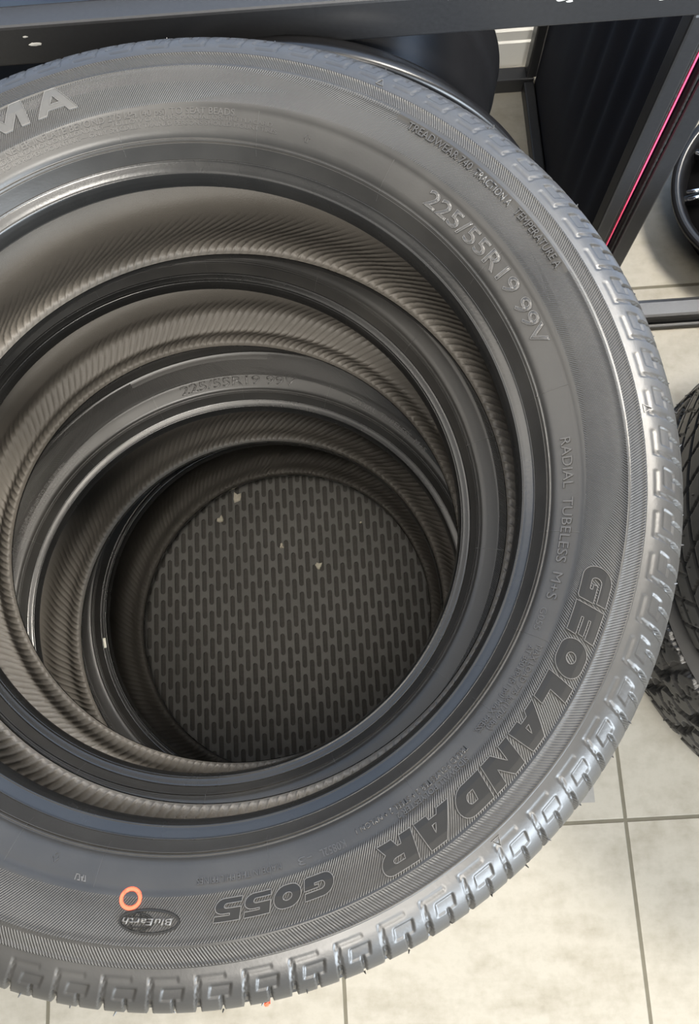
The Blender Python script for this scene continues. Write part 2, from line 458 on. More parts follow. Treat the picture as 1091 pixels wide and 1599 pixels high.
def path_ridge(name, pts, w, hgt, mat, parent, warp, zfun, closed=False):
    """thin moulded line through (angle_deg, r) points on the sidewall"""
    P = np.array([(math.radians(a), r) for a, r in pts])
    n = len(P); V = []; F = []
    X = P[:, 1] * np.cos(P[:, 0]); Y = P[:, 1] * np.sin(P[:, 0])
    if closed:
        dx = np.roll(X, -1) - np.roll(X, 1); dy = np.roll(Y, -1) - np.roll(Y, 1)
    else:
        dx = np.gradient(X); dy = np.gradient(Y)
    L = np.hypot(dx, dy) + 1e-9; nx, ny = -dy / L, dx / L
    for off, up in ((-0.5, -0.0004), (-0.3, 1), (0.3, 1), (0.5, -0.0004)):
        x = X + nx * off * w; y = Y + ny * off * w
        r = np.hypot(x, y); th = np.arctan2(y, x)
        z = zfun(r) + (hgt if up == 1 else up); rr = warp(r, th, z)
        V.append(np.stack([rr * np.cos(th), rr * np.sin(th), z], 1))
    V = np.stack(V, 1).reshape(-1, 3)
    for i in range(n if closed else n - 1):
        for j in range(3):
            a = i * 4 + j; b = ((i + 1) % n) * 4 + j
            F.append((a, a + 1, b + 1, b))
    return V, F
def ridges_obj(name, lists, mat, parent):
    V, F, o = [], [], 0
    for v, f in lists:
        V.append(v); F += [tuple(i + o for i in q) for q in f]; o += len(v)
    return mesh_obj(name, np.concatenate(V), F, mat, parent, smooth=False)
def disc_pts(a, r, rad_t, rad_r, n=40, t0=0, t1=2 * math.pi):
    """ellipse round (angle a, radius r) with half axes along and across the sidewall"""
    return [(a + math.degrees(rad_t * math.cos(t) / r), r + rad_r * math.sin(t)) for t in np.linspace(t0, t1, n, endpoint=abs(t1 - t0) < 6.28)]

def arc2(cx, cy, rx, ry, a0, a1, n=10):
    return [(cx + rx * math.cos(math.radians(a)), cy + ry * math.sin(math.radians(a))) for a in np.linspace(a0, a1, n)]
def glyph(ch):
    """heavy wide capitals: width, outer outline, counters (unit height)"""
    if ch == 'E':
        return 1.12, [(0, 0), (1.12, 0), (1.12, .33), (.46, .33), (.46, .405), (1.06, .405), (1.06, .595), (.46, .595), (.46, .67), (1.12, .67), (1.12, 1), (0, 1)], []
    if ch in 'O0':
        w = 1.30 if ch == 'O' else 1.16
        return w, arc2(.48, .5, .48, .5, 90, 270, 14) + arc2(w - .48, .5, .48, .5, -90, 90, 14), [arc2(w / 2, .5, .19, .17, 0, 342, 16)]
    if ch == 'G':
        return 1.28, arc2(.48, .5, .48, .5, 90, 270, 14) + [(1.20, 0), (1.28, .06), (1.28, .56), (.66, .56), (.66, .42), (.84, .42), (.84, .33), (.62, .33)] + arc2(.55, .5, .15, .17, 265, 95, 8) + [(1.24, .67), (1.24, 1)], []
    if ch == 'L':
        return 1.08, [(0, 0), (1.08, 0), (1.08, .36), (.52, .36), (.52, 1), (0, 1)], []
    if ch == 'A':
        return 1.46, [(0, 0), (.50, 0), (.58, .16), (.90, .16), (.94, 0), (1.46, 0), (1.16, 1), (.56, 1)], [[(.70, .36), (.86, .36), (.82, .62)]]
    if ch == 'N':
        return 1.34, [(0, 0), (.44, 0), (.44, .52), (.86, 0), (1.34, 0), (1.34, 1), (.90, 1), (.90, .48), (.48, 1), (0, 1)], []
    if ch == 'D':
        return 1.28, [(0, 0)] + arc2(.80, .5, .48, .5, -90, 90, 14) + [(0, 1)], [[(.50, .33)] + arc2(.70, .5, .14, .17, -90, 90, 8) + [(.50, .67)]]
    if ch == 'R':
        return 1.32, [(0, 0), (.46, 0), (.46, .26), (.60, .26), (.76, 0), (1.32, 0), (1.08, .34)] + arc2(.94, .66, .34, .34, -50, 90, 10) + [(0, 1)], [[(.46, .56)] + arc2(.76, .64, .10, .08, -90, 90, 6) + [(.46, .72)]]
    if ch == 'a':
        return 1.14, [(0, 0), (.25, 0), (.34, .20), (.80, .20), (.89, 0), (1.14, 0), (.71, 1), (.43, 1)], [[(.43, .40), (.71, .40), (.57, .74)]]
    if ch == 'M':
        return 1.26, [(0, 0), (.24, 0), (.24, .60), (.52, 0), (.74, 0), (1.02, .60), (1.02, 0), (1.26, 0), (1.26, 1), (.94, 1), (.63, .34), (.32, 1), (0, 1)], []
    if ch == 'H':
        return 1.1, [(0, 0), (.25, 0), (.25, .40), (.85, .40), (.85, 0), (1.1, 0), (1.1, 1), (.85, 1), (.85, .62), (.25, .62), (.25, 1), (0, 1)], []
    if ch == 'K':
        return 1.1, [(0, 0), (.25, 0), (.25, .30), (.38, .42), (.78, 0), (1.1, 0), (.55, .58), (1.05, 1), (.72, 1), (.25, .60), (.25, 1), (0, 1)], []
    if ch == 'Y':
        return 1.1, [(.42, 0), (.68, 0), (.68, .42), (1.1, 1), (.80, 1), (.55, .62), (.30, 1), (0, 1), (.42, .42)], []
    if ch == 'o':
        return 1.2, arc2(.46, .5, .46, .5, 90, 270, 14) + arc2(.74, .5, .46, .5, -90, 90, 14), [arc2(.6, .5, .34, .28, 0, 342, 18)]
    if ch == '5':
        return 1.10, [(0, 0)] + arc2(.74, .33, .36, .33, -90, 90, 12) + [(.44, .66), (.44, .74), (1.06, .74), (1.06, 1), (0, 1), (0, .44)] + arc2(.62, .33, .10, .10, 90, -90, 6) + [(0, .23)], []
def block_text(name, word, a0, a1, r_mid, h, shear, parent, warp, zfun, mat=None, gap=0.13):
    from mathutils.geometry import tessellate_polygon
    G = [glyph(c) for c in word]; W = sum(g[0] for g in G) + gap * (len(G) - 1)
    sx = math.radians(a0 - a1) * r_mid / (W + shear); V0, F0, rings = [], [], []; x = 0.0
    def dense(P, m=0.07):
        out = []
        for (ax, ay), (bx, by) in zip(P, P[1:] + P[:1]):
            k = max(1, int(math.ceil(math.hypot(bx - ax, by - ay) / m)))
            out += [(ax + (bx - ax) * q / k, ay + (by - ay) * q / k) for q in range(k)]
        return out
    b = bmesh.new()
    def mp(px, py, dz):
        th = math.radians(a0) - (px + shear * py) * sx / r_mid; r = r_mid + (py - 0.5) * h
        z = float(zfun(r)) + dz; rr = float(warp(np.array(r), np.array(th), np.array(z)))
        return (rr * math.cos(th), rr * math.sin(th), z)
    for wd, outer, holes in G:
        loops = [dense([(px + x, py) for px, py in L]) for L in [outer] + holes]
        flat = [p for L in loops for p in L]
        hi = [b.verts.new((p[0], p[1], 1)) for p in flat]; lo = [b.verts.new((p[0], p[1], 0)) for p in flat]
        for tri in tessellate_polygon([[Vector((p[0], p[1], 0)) for p in L] for L in loops]):
            try: b.faces.new([hi[q] for q in tri])
            except ValueError: pass
        o = 0
        for L in loops:
            n = len(L)
            for q in range(n): b.faces.new((hi[o + q], hi[o + (q + 1) % n], lo[o + (q + 1) % n], lo[o + q]))
            o += n
        rings += [[(math.degrees(math.radians(a0) - (px + shear * py) * sx / r_mid), r_mid + (py - 0.5) * h) for px, py in L] for L in loops]
        x += wd + gap
    for _ in range(3):
        es = [e for e in b.edges if (e.verts[0].co - e.verts[1].co).length > 0.16 and e.verts[0].co.z == e.verts[1].co.z == 1]
        if not es: break
        bmesh.ops.subdivide_edges(b, edges=es, cuts=1); bmesh.ops.triangulate(b, faces=[f for f in b.faces if len(f.verts) > 3])
    for v in b.verts: v.co = mp(v.co.x, v.co.y, 0.0005 if v.co.z > 0.5 else -0.0006)
    bmesh.ops.recalc_face_normals(b, faces=b.faces)
    o = bm_obj(name, b, mat or M['letter_black'], parent)
    ridges_obj('letter_outline', [path_ridge('o', L, 0.0006, 0.0010, None, parent, warp, zfun, True) for L in rings], M['letter_light'], o)
    return o

def make_tire(i, label):
    t = empty('tire', (*CXY[i], ZC[i]), (*TLT[i], 1.0))
    tag(t, label, 'tire', 'road tires in the stack')
    warp = make_warp(i); zt, zl = ZT[i], ZL[i]
    prof = outer_profile(zt)
    zfun = lambda r: np.interp(r, prof[:, 0], prof[:, 1])
    nside = 720 if i == 0 else 540
    split = int(np.argmin(abs(prof[:, 0] - 0.2499)))
    side_mat = M['sidewall'] if i == 0 else M['sidewall_turned']
    for up in (True, False):
        bead = densify(prof[:split + 1], 0.0012); sw = densify(prof[split:], 0.004)
        if not up: bead, sw = lower(bead, zt, zl), lower(sw, zt, zl)
        for nm, P, mt in (('bead', bead, M['bead']), ('sidewall', sw, side_mat)):
            V, _ = revolve(P, nside, warp); Q = grid_quads(nside, len(P))
            fast_mesh(nm, V, Q[:, ::-1] if up else Q, mt, t)
    # tread
    up_s = smooth_curve(SHOULDER, 0.0011 if i == 0 else 0.0018)
    low_s = lower(smooth_curve(SHOULDER, 0.0026), zt, zl)[::-1]
    P = np.vstack([up_s, low_s[1:]])
    npitch = 73; n = npitch * (36 if i == 0 else 24)
    s = arclen(P); nr = normals2d(P); th = np.linspace(0, 2 * np.pi, n, endpoint=False)
    if nr[5, 1] < 0: nr = -nr
    TH = np.broadcast_to(th[:, None], (n, len(P)))
    D = shoulder_disp(TH, s, npitch) * (s < 0.062) + shoulder_disp(-TH, s[-1] - s, npitch) * (s[-1] - s < 0.062)
    mid = np.clip((s - 0.066) / 0.002, 0, 1) * np.clip((s[-1] - 0.066 - s) / 0.002, 0, 1)
    main = np.minimum.reduce([abs(s - (0.064 + q * (s[-1] - 0.128))) for q in (0.0, 0.33, 0.67, 1.0)])
    D = np.minimum(D, -0.006 * np.clip((0.0052 - main) / 0.0012, 0, 1)[None, :])
    slit = np.abs(((-TH * npitch / (2 * np.pi) + s[None, :] * 9) % 1.0) - 0.5) < 0.05
    D = np.minimum(D, -0.003 * slit * mid[None, :])
    V, _ = revolve(P, n, warp, D, nr)
    fast_mesh('tread', V, grid_quads(n, len(P))[:, ::-1], M['rubber'], t)
    # inner liner: from the upper toe round the cavity to the lower toe
    A = [(0.2396, zt), (0.2415, zt - 0.004), (0.250, zt + 0.000), (0.262, zt + 0.012), (0.280, 0.086), (0.300, 0.0935), (0.316, 0.0915), (0.328, 0.080), (0.335, 0.060), (0.3375, 0.030), (0.338, 0.0)]
    kz = (zl - 0.013) / 0.0935
    B = [(0.3375, -0.030), (0.335, -0.056 * kz), (0.329, -0.075 * kz), (0.317, -0.0875 * kz), (0.300, -0.0880 * kz), (0.280, -0.078 * kz), (0.262, -zt - 0.006), (0.250, -zt + 0.003), (0.2425, -zt + 0.005), (0.2398, -zt)]
    P = np.vstack([smooth_curve(A, 0.006), smooth_curve(A[-2:] + B, 0.0017)[int(np.ceil(0.03 / 0.0017)) + 1:]])
    nr = 200; per = 10 if i < 3 else 8; n = nr * per
    s = arclen(P); nn = normals2d(P)
    if nn[len(P) // 2, 0] > 0: nn = -nn
    th = np.linspace(0, 2 * np.pi, n, endpoint=False)[:, None]
    ph = th * nr + (s[None, :] - s[-1]) * -520.0
    low = np.clip((s - (s[-1] - 0.078)) / 0.03, 0, 1) * np.clip((s[-1] - s) / 0.004, 0, 1)
    upz = np.clip((s - 0.09) / 0.03, 0, 1) * np.clip((s[-1] - 0.10 - s) / 0.03, 0, 1)
    saw_u = ((th * 150 + s[None, :] * 70.0) / (2 * np.pi)) % 1.0
    saw = ((ph / (2 * np.pi)) % 1.0)
    ridge = np.exp(-((saw - 0.5) / 0.12) ** 2)
    amp = 0.0015 * low
    D = ridge * amp[None, :] - np.exp(-((saw_u - 0.5) / 0.10) ** 2) * 0.0004 * upz[None, :]
    V, _ = revolve(P, n, warp, D, nn)
    fast_mesh('inner_liner', V, grid_quads(n, len(P)), M['liner'], t)
    return t, warp, zfun

LABELS = ['topmost road tire of the stack, with a red painted ring on its sidewall',
          'second road tire down, only its dark bead ring showing inside the top tire',
          'third road tire down, its bright grey sidewall with size lettering showing inside the stack',
          'lowest road tire of the stack, on the slotted mat, white sticker on its bead']
tires = [make_tire(i, LABELS[i]) for i in range(4)]

# ---- lettering of the top tyre
def lettering(k, turn=0.0, full=True):
    t, warp, zfun = tires[k]
    def T(s, a0, a1, r, h, up, name='lettering', **kw):
        return curved_text(name, s, a0 + turn, a1 + turn, r, h, up, kw.pop('mat', M['letter']), t, warp, zfun, **kw)
    T('225/55R19 99V', 44.8, 14.4, 0.2688, 0.0105, 0.0008, 'size_lettering', bold=0.006, outline=0.014, outline_mat=M['letter_light'])
    T('PROPER MOUNTING RIM. NEVER INFLATE BEYOND 275 kPa (40 psi) TO SEAT BEADS.', 134, 79.3, 0.2728, 0.0046, 0.00035, 'caution_lettering', bold=0.01)
    T('TIRE FAILURE DUE TO UNDERINFLATION/OVERLOADING\u2014 FOLLOW OWNER\u2019S MANUAL OR TIRE PLACARD', 132, 73.3, 0.2688, 0.0027, 0.00025, 'caution_lettering', bold=0.01)
    T('EXPLOSION OF TIRE/RIM DUE TO IMPROPER MOUNTING\u2014 ONLY SPECIALLY TRAINED PERSONS SHOULD MOUNT TIRES.', 134, 72.2, 0.2654, 0.0027, 0.00025, 'caution_lettering', bold=0.01)
    T('RADIAL  TUBELESS  M+S', -0.6, -24.4, 0.2672, 0.0062, 0.0006, 'construction_lettering', bold=0.004)
    if not full: return
    T('TREADWEAR 740', 53.3, 42.2, 0.2982, 0.0056, 0.0009, 'grade_lettering', bold=0.012)
    T('TRACTION A', 41.5, 34.5, 0.2982, 0.0056, 0.0009, 'grade_lettering', bold=0.012)
    T('TEMPERATURE A', 33.3, 23.2, 0.2982, 0.0056, 0.0009, 'grade_lettering', bold=0.012)
    T('G055', -25.8, -29.1, 0.2655, 0.0042, 0.0005, 'pattern_lettering')
    T('MAX LOAD 775 kg(1709 lbs)', -31.0, -44.0, 0.2712, 0.0036, 0.0005, 'load_lettering', bold=0.008)
    T('AT 350 kPa(51 psi) MAX PRESS.', -31.4, -45.4, 0.2667, 0.0036, 0.0005, 'load_lettering', bold=0.008)
    T('TREAD POLYESTER 2 + STEEL 2 + NYLON 1', -47.6, -65.9, 0.2682, 0.0034, 0.0005, 'ply_lettering', bold=0.008)
    T('SIDEWALL POLYESTER 2', -48.6, -60.3, 0.2726, 0.0034, 0.0005, 'ply_lettering', bold=0.008)
    T('K0852L', -67.7, -71.2, 0.2712, 0.0046, 0.0005, 'mould_lettering')
    T('-3', -72.3, -74.2, 0.2712, 0.0046, 0.0005, 'mould_lettering')
    T('MADE IN THE PHILIPPINES', -76.4, -87.5, 0.2702, 0.0036, 0.0005, 'origin_lettering', bold=0.006)
    block_text('brand_lettering', 'Y*K*HaMa'.replace('*', 'o'), 163.0, 103.7, 0.2925, 0.0172, 0.0, t, warp, zfun, M['letter_brand'], 0.24)
    block_text('pattern_name_lettering', 'GEOLANDAR', -18.4, -65.3, 0.2902, 0.0178, 0.24, t, warp, zfun)
    block_text('pattern_name_lettering', 'G055', -70.2, -85.6, 0.2862, 0.0118, 0.24, t, warp, zfun)
    # badge: two overlapping rings, globe lines and the word across them
    L = []
    R = lambda pts, w, h, closed=True: L.append(path_ridge('b', pts, w, h, None, t, warp, zfun, closed))
    R(disc_pts(-93.0, 0.2899, 0.0178, 0.0060, 60), 0.0018, 0.0007)
    R(disc_pts(-94.5, 0.2902, 0.0098, 0.0046, 48), 0.0009, 0.0008)
    for fx in (0.35, 0.7):
        R(disc_pts(-94.5, 0.2902, 0.0098 * fx, 0.0046, 36), 0.0004, 0.0008)
    for dr in (-0.0026, 0.0026):
        e = 0.0098 * math.sqrt(1 - (dr / 0.0046) ** 2)
        R([(-94.5 + math.degrees(k * e / 0.290), 0.2902 + dr) for k in np.linspace(-1, 1, 12)], 0.0004, 0.0008, False)
    bd = ridges_obj('badge', L, M['letter_black'], t)
    curved_text('badge_lettering', 'BluEarth', -90.2, -96.2, 0.2900, 0.0036, 0.0011, M['letter_light'], bd, warp, zfun, shear=0.2, bold=0.01)
    # painted ring
    ring = [path_ridge('r', disc_pts(-95.7, 0.2788, 0.0057, 0.0048, 60), 0.0027, 0.0006, None, t, warp, zfun, True)]
    tag(ridges_obj('paint_ring', ring, M['red_paint'], t), 'red painted ring')
    # radial text, arrow marks and the fine mould lines
    T('L747', -103.4, -101.9, 0.2722, 0.0034, 0.0006, 'mould_lettering', mat=M['letter_light'])
    L = []
    for a, r in ((-106.9, 0.2655), (67.2, 0.2662)):
        k = 0.0022
        q = [(-k, 0), (0, k * 1.3), (k, 0), (k * 0.5, 0), (k * 0.5, -k), (-k * 0.5, -k), (-k * 0.5, 0)]
        ridges_obj('arrow_mark', [path_ridge('a', [(a + math.degrees(x / r), r + y) for x, y in q], 0.0006, 0.0006, None, t, warp, zfun, True)], M['letter'], t)

def mould_lines(k, angles, rng):
    t, warp, zfun = tires[k]; L = []
    for a in angles:
        r0, r1 = rng
        ridges_obj('mould_line', [path_ridge('m', [(a, q) for q in np.linspace(r0, r1, 24)], 0.0005, 0.00035, None, t, warp, zfun)], M['letter'], t)
lettering(0)
mould_lines(0, [75.7, 98.8, 52.6, 30.0, 7.1, -14.5, -30.0, -41.8, -56.7, -77.9, -100.7, -113, 122, 146, 170, -136, -160], (0.2525, 0.2755))
mould_lines(1, np.arange(10, 360, 26), (0.250, 0.290))
lettering(2, 61.0, False)
mould_lines(2, [113.1, 89.5, 66.4, 136.3, 161.9, 43, 20], (0.250, 0.2755))
# triangle wear marks on the shoulder of the top tyre
def shoulder_marks():
    t, warp, _ = tires[0]; S = smooth_curve(SHOULDER, 0.001)
    S = S[S[:, 0] < 0.34]
    zf = lambda r: np.interp(r, S[:, 0], S[:, 1])
    L = []
    for a in (1.8, -52.6, 60.0):
        k = 0.0036
        q = [(-k * 0.8, -k * 0.6), (k * 0.8, -k * 0.6), (0.0, k)]
        q = [((q[i][0] * (1 - f) + q[(i + 1) % 3][0] * f), (q[i][1] * (1 - f) + q[(i + 1) % 3][1] * f)) for i in range(3) for f in (0, .5)]
        ridges_obj('wear_mark', [path_ridge('w', [(a + math.degrees(x / 0.318), 0.3187 + y) for x, y in q], 0.0006, 0.0006, None, t, warp, zf, True)], M['letter_light'], t)
    # little moulding hairs left on the tread
    for k in range(73):
        a = 2 * math.pi * (k + 0.4) / 73 + RNG.normal(0, 0.012)
        if not -2.05 < (a + math.pi) % (2 * math.pi) - math.pi < 1.9: continue
        r, z = (0.3468, 0.0760) if k % 3 else (0.3420, 0.0890)
        L_ = abs(RNG.normal(0.0012, 0.0008)) + 0.0009; b = bmesh.new()
        base = Vector((r * math.cos(a), r * math.sin(a), z)); d = Vector((math.cos(a), math.sin(a), RNG.normal(0.5, 0.3))) + Vector((RNG.normal(0, .4), RNG.normal(0, .4), 0))
        d.normalize()
        res = bmesh.ops.create_cone(b, cap_ends=True, segments=5, radius1=0.0007, radius2=0.0003, depth=L_)
        mx = d.to_track_quat('Z', 'Y').to_matrix().to_4x4(); mx.translation = base + d * (L_ * 0.4)
        bmesh.ops.transform(b, matrix=mx, verts=res['verts'])
        bm_obj('vent_hair', b, M['rubber'], t)
    # fleck of orange paint near the front
    b = bmesh.new(); a = math.radians(-82.3)
    res = bmesh.ops.create_icosphere(b, subdivisions=2, radius=0.0022)
    for v in res['verts']: v.co += Vector((RNG.normal(0, .0003), RNG.normal(0, .0003), RNG.normal(0, .0003)))
    bmesh.ops.translate(b, verts=b.verts, vec=(0.3512 * math.cos(a), 0.3512 * math.sin(a), 0.062))
    tag(bm_obj('paint_fleck', b, M['red_paint'], t), 'orange paint fleck')
shoulder_marks()
# sticker on the bead of the lowest tyre
def bead_sticker():
    t, warp, zfun = tires[3]; V, F = [], []
    ths = np.radians(np.linspace(-172.3, -169.0, 8)); rs = np.linspace(0.2436, 0.2474, 5)
    for th in ths:
        for r in rs:
            z = zfun(r) + 0.0008; rr = warp(np.array(r), np.array(th), np.array(z)); V.append((rr * math.cos(th), rr * math.sin(th), z))
    k = len(rs)
    for a in range(len(ths) - 1):
        for b in range(k - 1): F.append((a * k + b, a * k + b + 1, (a + 1) * k + b + 1, (a + 1) * k + b))
    o = mesh_obj('sticker', V, F, M['sticker'], t); tag(o, 'white paper sticker')
    md = o.modifiers.new('thick', 'SOLIDIFY'); md.thickness = 0.0004
bead_sticker()

# ------------------------------------------------------------------ slotted mat under the stack
def slotted_mat():
    x1, y0 = 0.3311, -0.1532; x0, y1 = -0.56, 0.64
    top, bot = 0.008, 0.0
    px, py = 0.0118, 0.0456; sw, sl = 0.0039, 0.018
    V, F, MI = [], [], []
    def add(p): V.append(p); return len(V) - 1
    cx0, cy0 = -0.46, -0.105; nx, ny = 58, 14
    arc = []
    for sgn, a0 in ((1, 0), (-1, math.pi)):
        for a in np.linspace(a0, a0 + math.pi, 5): arc.append((sw * math.cos(a), sgn * (sl - sw) + sw * math.sin(a)))
    hx, hy = px / 2, py / 2
    def onrect(x, y):
        k = max(abs(x) / hx, abs(y) / hy); return x / k, y / k
    # one ring per cell: cell border -> slot lip -> slot floor
    for i in range(nx):
        for j in range(ny):
            x = cx0 + i * px; y = cy0 + j * py + (hy if i % 2 else 0)
            outer = [(hx, 0), (hx, hy), (0, hy), (-hx, hy), (-hx, 0), (-hx, -hy), (0, -hy), (hx, -hy)]
            # match ten slot points to ten border points
            bp = [(hx, hy * .75), (hx, hy), (0, hy), (-hx, hy), (-hx, hy * .75), (-hx, -hy * .75), (-hx, -hy), (0, -hy), (hx, -hy), (hx, -hy * .75)]
            o = [add((x + a, y + b, top)) for a, b in bp]
            l = [add((x + a, y + b, top)) for a, b in arc]
            l2 = [add((x + a * .92, y + b * .985, top - 0.003)) for a, b in arc]
            n = 10
            for k in range(n):
                q = (k + 1) % n
                F.append((o[k], o[q], l[q], l[k])); MI.append(0)
                F.append((l[k], l[q], l2[q], l2[k])); MI.append(0)
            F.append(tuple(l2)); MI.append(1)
    # plain margins around the slotted field and the edges
    gx0, gx1 = cx0 - hx, cx0 + (nx - 1) * px + hx; gy0, gy1 = cy0 - hy, cy0 + (ny - 1) * py + hy + hy
    def quad(a, b, c, d, z=top):
        F.append(tuple(add((*p, z)) for p in (a, b, c, d))); MI.append(0)
    quad((x0, y0), (gx0, y0), (gx0, y1), (x0, y1)); quad((gx1, y0), (x1, y0), (x1, y1), (gx1, y1))
    quad((gx0, y0), (gx1, y0), (gx1, gy0), (gx0, gy0)); quad((gx0, gy1), (gx1, gy1), (gx1, y1), (gx0, y1))
    for i in range(nx):   # ragged ends of the columns
        x = cx0 + i * px
        if i % 2: quad((x - hx, gy0), (x + hx, gy0), (x + hx, gy0 + hy), (x - hx, gy0 + hy))
        else: quad((x - hx, gy1 - hy), (x + hx, gy1 - hy), (x + hx, gy1), (x - hx, gy1))
    c = [(x0, y0), (x1, y0), (x1, y1), (x0, y1)]
    for k in range(4):
        a, b = c[k], c[(k + 1) % 4]
        F.append((add((*a, bot)), add((*b, bot)), add((*b, top)), add((*a, top)))); MI.append(0)
    quad((x0, y0), (x0, y1), (x1, y1), (x1, y0), bot + 0.0005)
    o = mesh_obj('floor_mat', V, F, [M['mat'], M['mat_slot']], smooth=False)
    o.data.polygons.foreach_set('material_index', MI)
    tag(o, 'black rubber mat with rows of narrow slots under the tire stack', 'mat')
slotted_mat()
def flake(x, y, size, label, seed):
    r = np.random.default_rng(seed); b = bmesh.new()
    n = 9; ring = []
    for k in range(n):
        a = 2 * math.pi * k / n; q = size * r.uniform(0.35, 1.0)
        ring.append((q * math.cos(a), q * math.sin(a) * 1.2))
    top = [b.verts.new((px * .8, py * .8, 0.0016 + r.uniform(0, .002))) for px, py in ring]
    bot = [b.verts.new((px, py, 0.0)) for px, py in ring]
    ct = b.verts.new((0, 0, 0.0035)); b.faces.new(list(reversed(bot)))
    for k in range(n):
        q = (k + 1) % n
        b.faces.new((bot[k], bot[q], top[q], top[k])); b.faces.new((top[k], top[q], ct))
    o = bm_obj('debris_flake', b, M['flake']); o.location = (x, y, 0.008)
    tag(o, label, 'debris', 'flakes of debris on the mat')
flake(-0.224, 0.381, 0.0105, 'largest pale flake of debris, near the far edge of the visible slotted mat', 1)
flake(-0.253, 0.343, 0.0092, 'second largest pale flake on the mat, just below and left of the largest', 2)
flake(-0.149, 0.290, 0.0062, 'small dull pale flake in the upper middle of the mat', 3)
flake(-0.087, 0.251, 0.008, 'pale flake in the centre of the slotted mat', 8)
flake(-0.012, 0.322, 0.0035, 'tiny pale speck on the right part of the mat', 5)

# ------------------------------------------------------------------ display racks behind the stack
def tube(name, x0, x1, y0, y1, z0, z1, parent, mat=None, bev=0.003):
    b = bmesh.new(); box(b, x0, x1, y0, y1, z0, z1, bev); return bm_obj(name, b, mat or M['steel'], parent)
rack = empty('display_rack', (-0.4, 0.66, 0))
tag(rack, 'black steel tube display rack behind the tire stack, carrying an upright black wheel', 'rack')
rack_parts = []
def rt(name, *a, **k):
    o = tube(name, *a, rack, **k); o.matrix_parent_inverse = rack.matrix_world.inverted() if False else Matrix.Translation((0.4, -0.66, 0)); rack_parts.append(o); return o
rt('top_rail', -1.30, 0.372, 0.650, 0.676, 0.719, 0.767)
rt('post', 0.352, 0.372, 0.651, 0.675, 0.0, 0.7188)
rt('post', -1.30, -1.275, 0.651, 0.675, 0.0, 0.7188)
rt('back_rail', -1.30, 0.372, 1.165, 1.195, 0.0, 0.035)
rt('back_rail', -1.30, 0.372, 1.165, 1.195, 0.719, 0.767)
rt('post', 0.356, 0.3765, 1.1665, 1.194, 0.0355, 0.7185)
rt('side_rail', 0.352, 0.372, 0.6762, 1.1648, 0.0, 0.030)
rt('side_rail', 0.352, 0.372, 0.6764, 1.1646, 0.719, 0.767)
rt('wheel_rail', -1.274, 0.240, 0.645, 0.665, 0.225, 0.2600)
rt('wheel_rail', -1.274, 0.240, 0.765, 0.785, 0.255, 0.2885)
rt('upright', 0.220, 0.240, 0.645, 0.665, 0.0, 0.2245)
rt('upright', 0.220, 0.240, 0.765, 0.785, 0.0, 0.2545)
rt('shelf_panel', -1.272, 0.16, 0.690, 1.160, 0.165, 0.180, mat=M['barrel'])
rt('shelf_panel', -1.29, 0.20, 0.690, 1.160, 0.775, 0.787, mat=M['barrel'])
for x, z, sz in ((-0.292, 0.745, 0.0048), (-0.298, 0.755, 0.002), (0.215, 0.752, 0.0042), (0.223, 0.749, 0.0025), (0.312, 0.743, 0.002)):
    b = bmesh.new(); r_ = bmesh.ops.create_icosphere(b, subdivisions=2, radius=sz)
    for v in r_['verts']: v.co = Vector((v.co.x * 1.3 + RNG.normal(0, sz * .15), v.co.y * .1, v.co.z * .5 + RNG.normal(0, sz * .08))) + Vector((x, 0.6497, z))
    o = bm_obj('paint_chip', b, M['chip'], rack); o.matrix_parent_inverse = Matrix.Translation((0.4, -0.66, 0)); tag(o, 'bare chipped patch')

rack2 = empty('display_rack', (0.9, 0.66, 0))
tag(rack2, 'black steel rack on the right with a low front rail on the floor', 'rack')
def r2(name, *a, **k):
    o = tube(name, *a, rack2, **k); o.matrix_parent_inverse = Matrix.Translation((-0.9, -0.66, 0)); return o
r2('post', 0.392, 0.416, 0.651, 0.677, 0.0, 0.80)
r2('front_rail', 0.4165, 1.60, 0.655, 0.690, 0.0, 0.034, bev=0.006)
r2('rail_lip', 0.4165, 1.60, 0.646, 0.6545, 0.0, 0.012, bev=0.003)
r2('rail_bead', 0.4165, 1.60, 0.6905, 0.6985, 0.0, 0.018, bev=0.003)
r2('post', 0.392, 0.416, 1.166, 1.194, 0.0, 0.80)
r2('back_rail', 0.4165, 1.60, 1.167, 1.193, 0.0, 0.034)
r2('side_rail', 0.393, 0.415, 0.6775, 1.1655, 0.0, 0.028)

# pink-edged panel between the two posts
pan = empty('edged_panel', (0.38, 0.66, 0))
tag(pan, 'dark plum panel with a bright pink front edge, standing between the two rack posts', 'panel')
def pp(name, *a, mat):
    o = tube(name, *a, pan, mat=mat, bev=0.0004); o.matrix_parent_inverse = Matrix.Translation((-0.38, -0.66, 0)); return o
pp('sheet', 0.3795, 0.3900, 0.668, 0.74, 0.0, 0.80, mat=M['dark_acrylic'])
tag(pp('coloured_edge', 0.3772, 0.3794, 0.655, 0.667, 0.0, 0.80, mat=M['pink']), 'bright pink edge')
for x in (0.3745, 0.3898):
    zs = np.arange(0.0, 0.80, 0.0025); V, F = [], []
    for z in zs:
        q = 0.0016 + abs(RNG.normal(0, 0.0004))
        for k in range(8):
            c_ = 2 * math.pi * k / 8; V.append((x + q * math.cos(c_), 0.6565 + q * math.sin(c_), z))
    for i_ in range(len(zs) - 1):
        for k in range(8): F.append((i_ * 8 + k, i_ * 8 + (k + 1) % 8, (i_ + 1) * 8 + (k + 1) % 8, (i_ + 1) * 8 + k))
    o = mesh_obj('seam_bead', V, F, M['seam'], pan); o.matrix_parent_inverse = Matrix.Translation((-0.38, -0.66, 0))

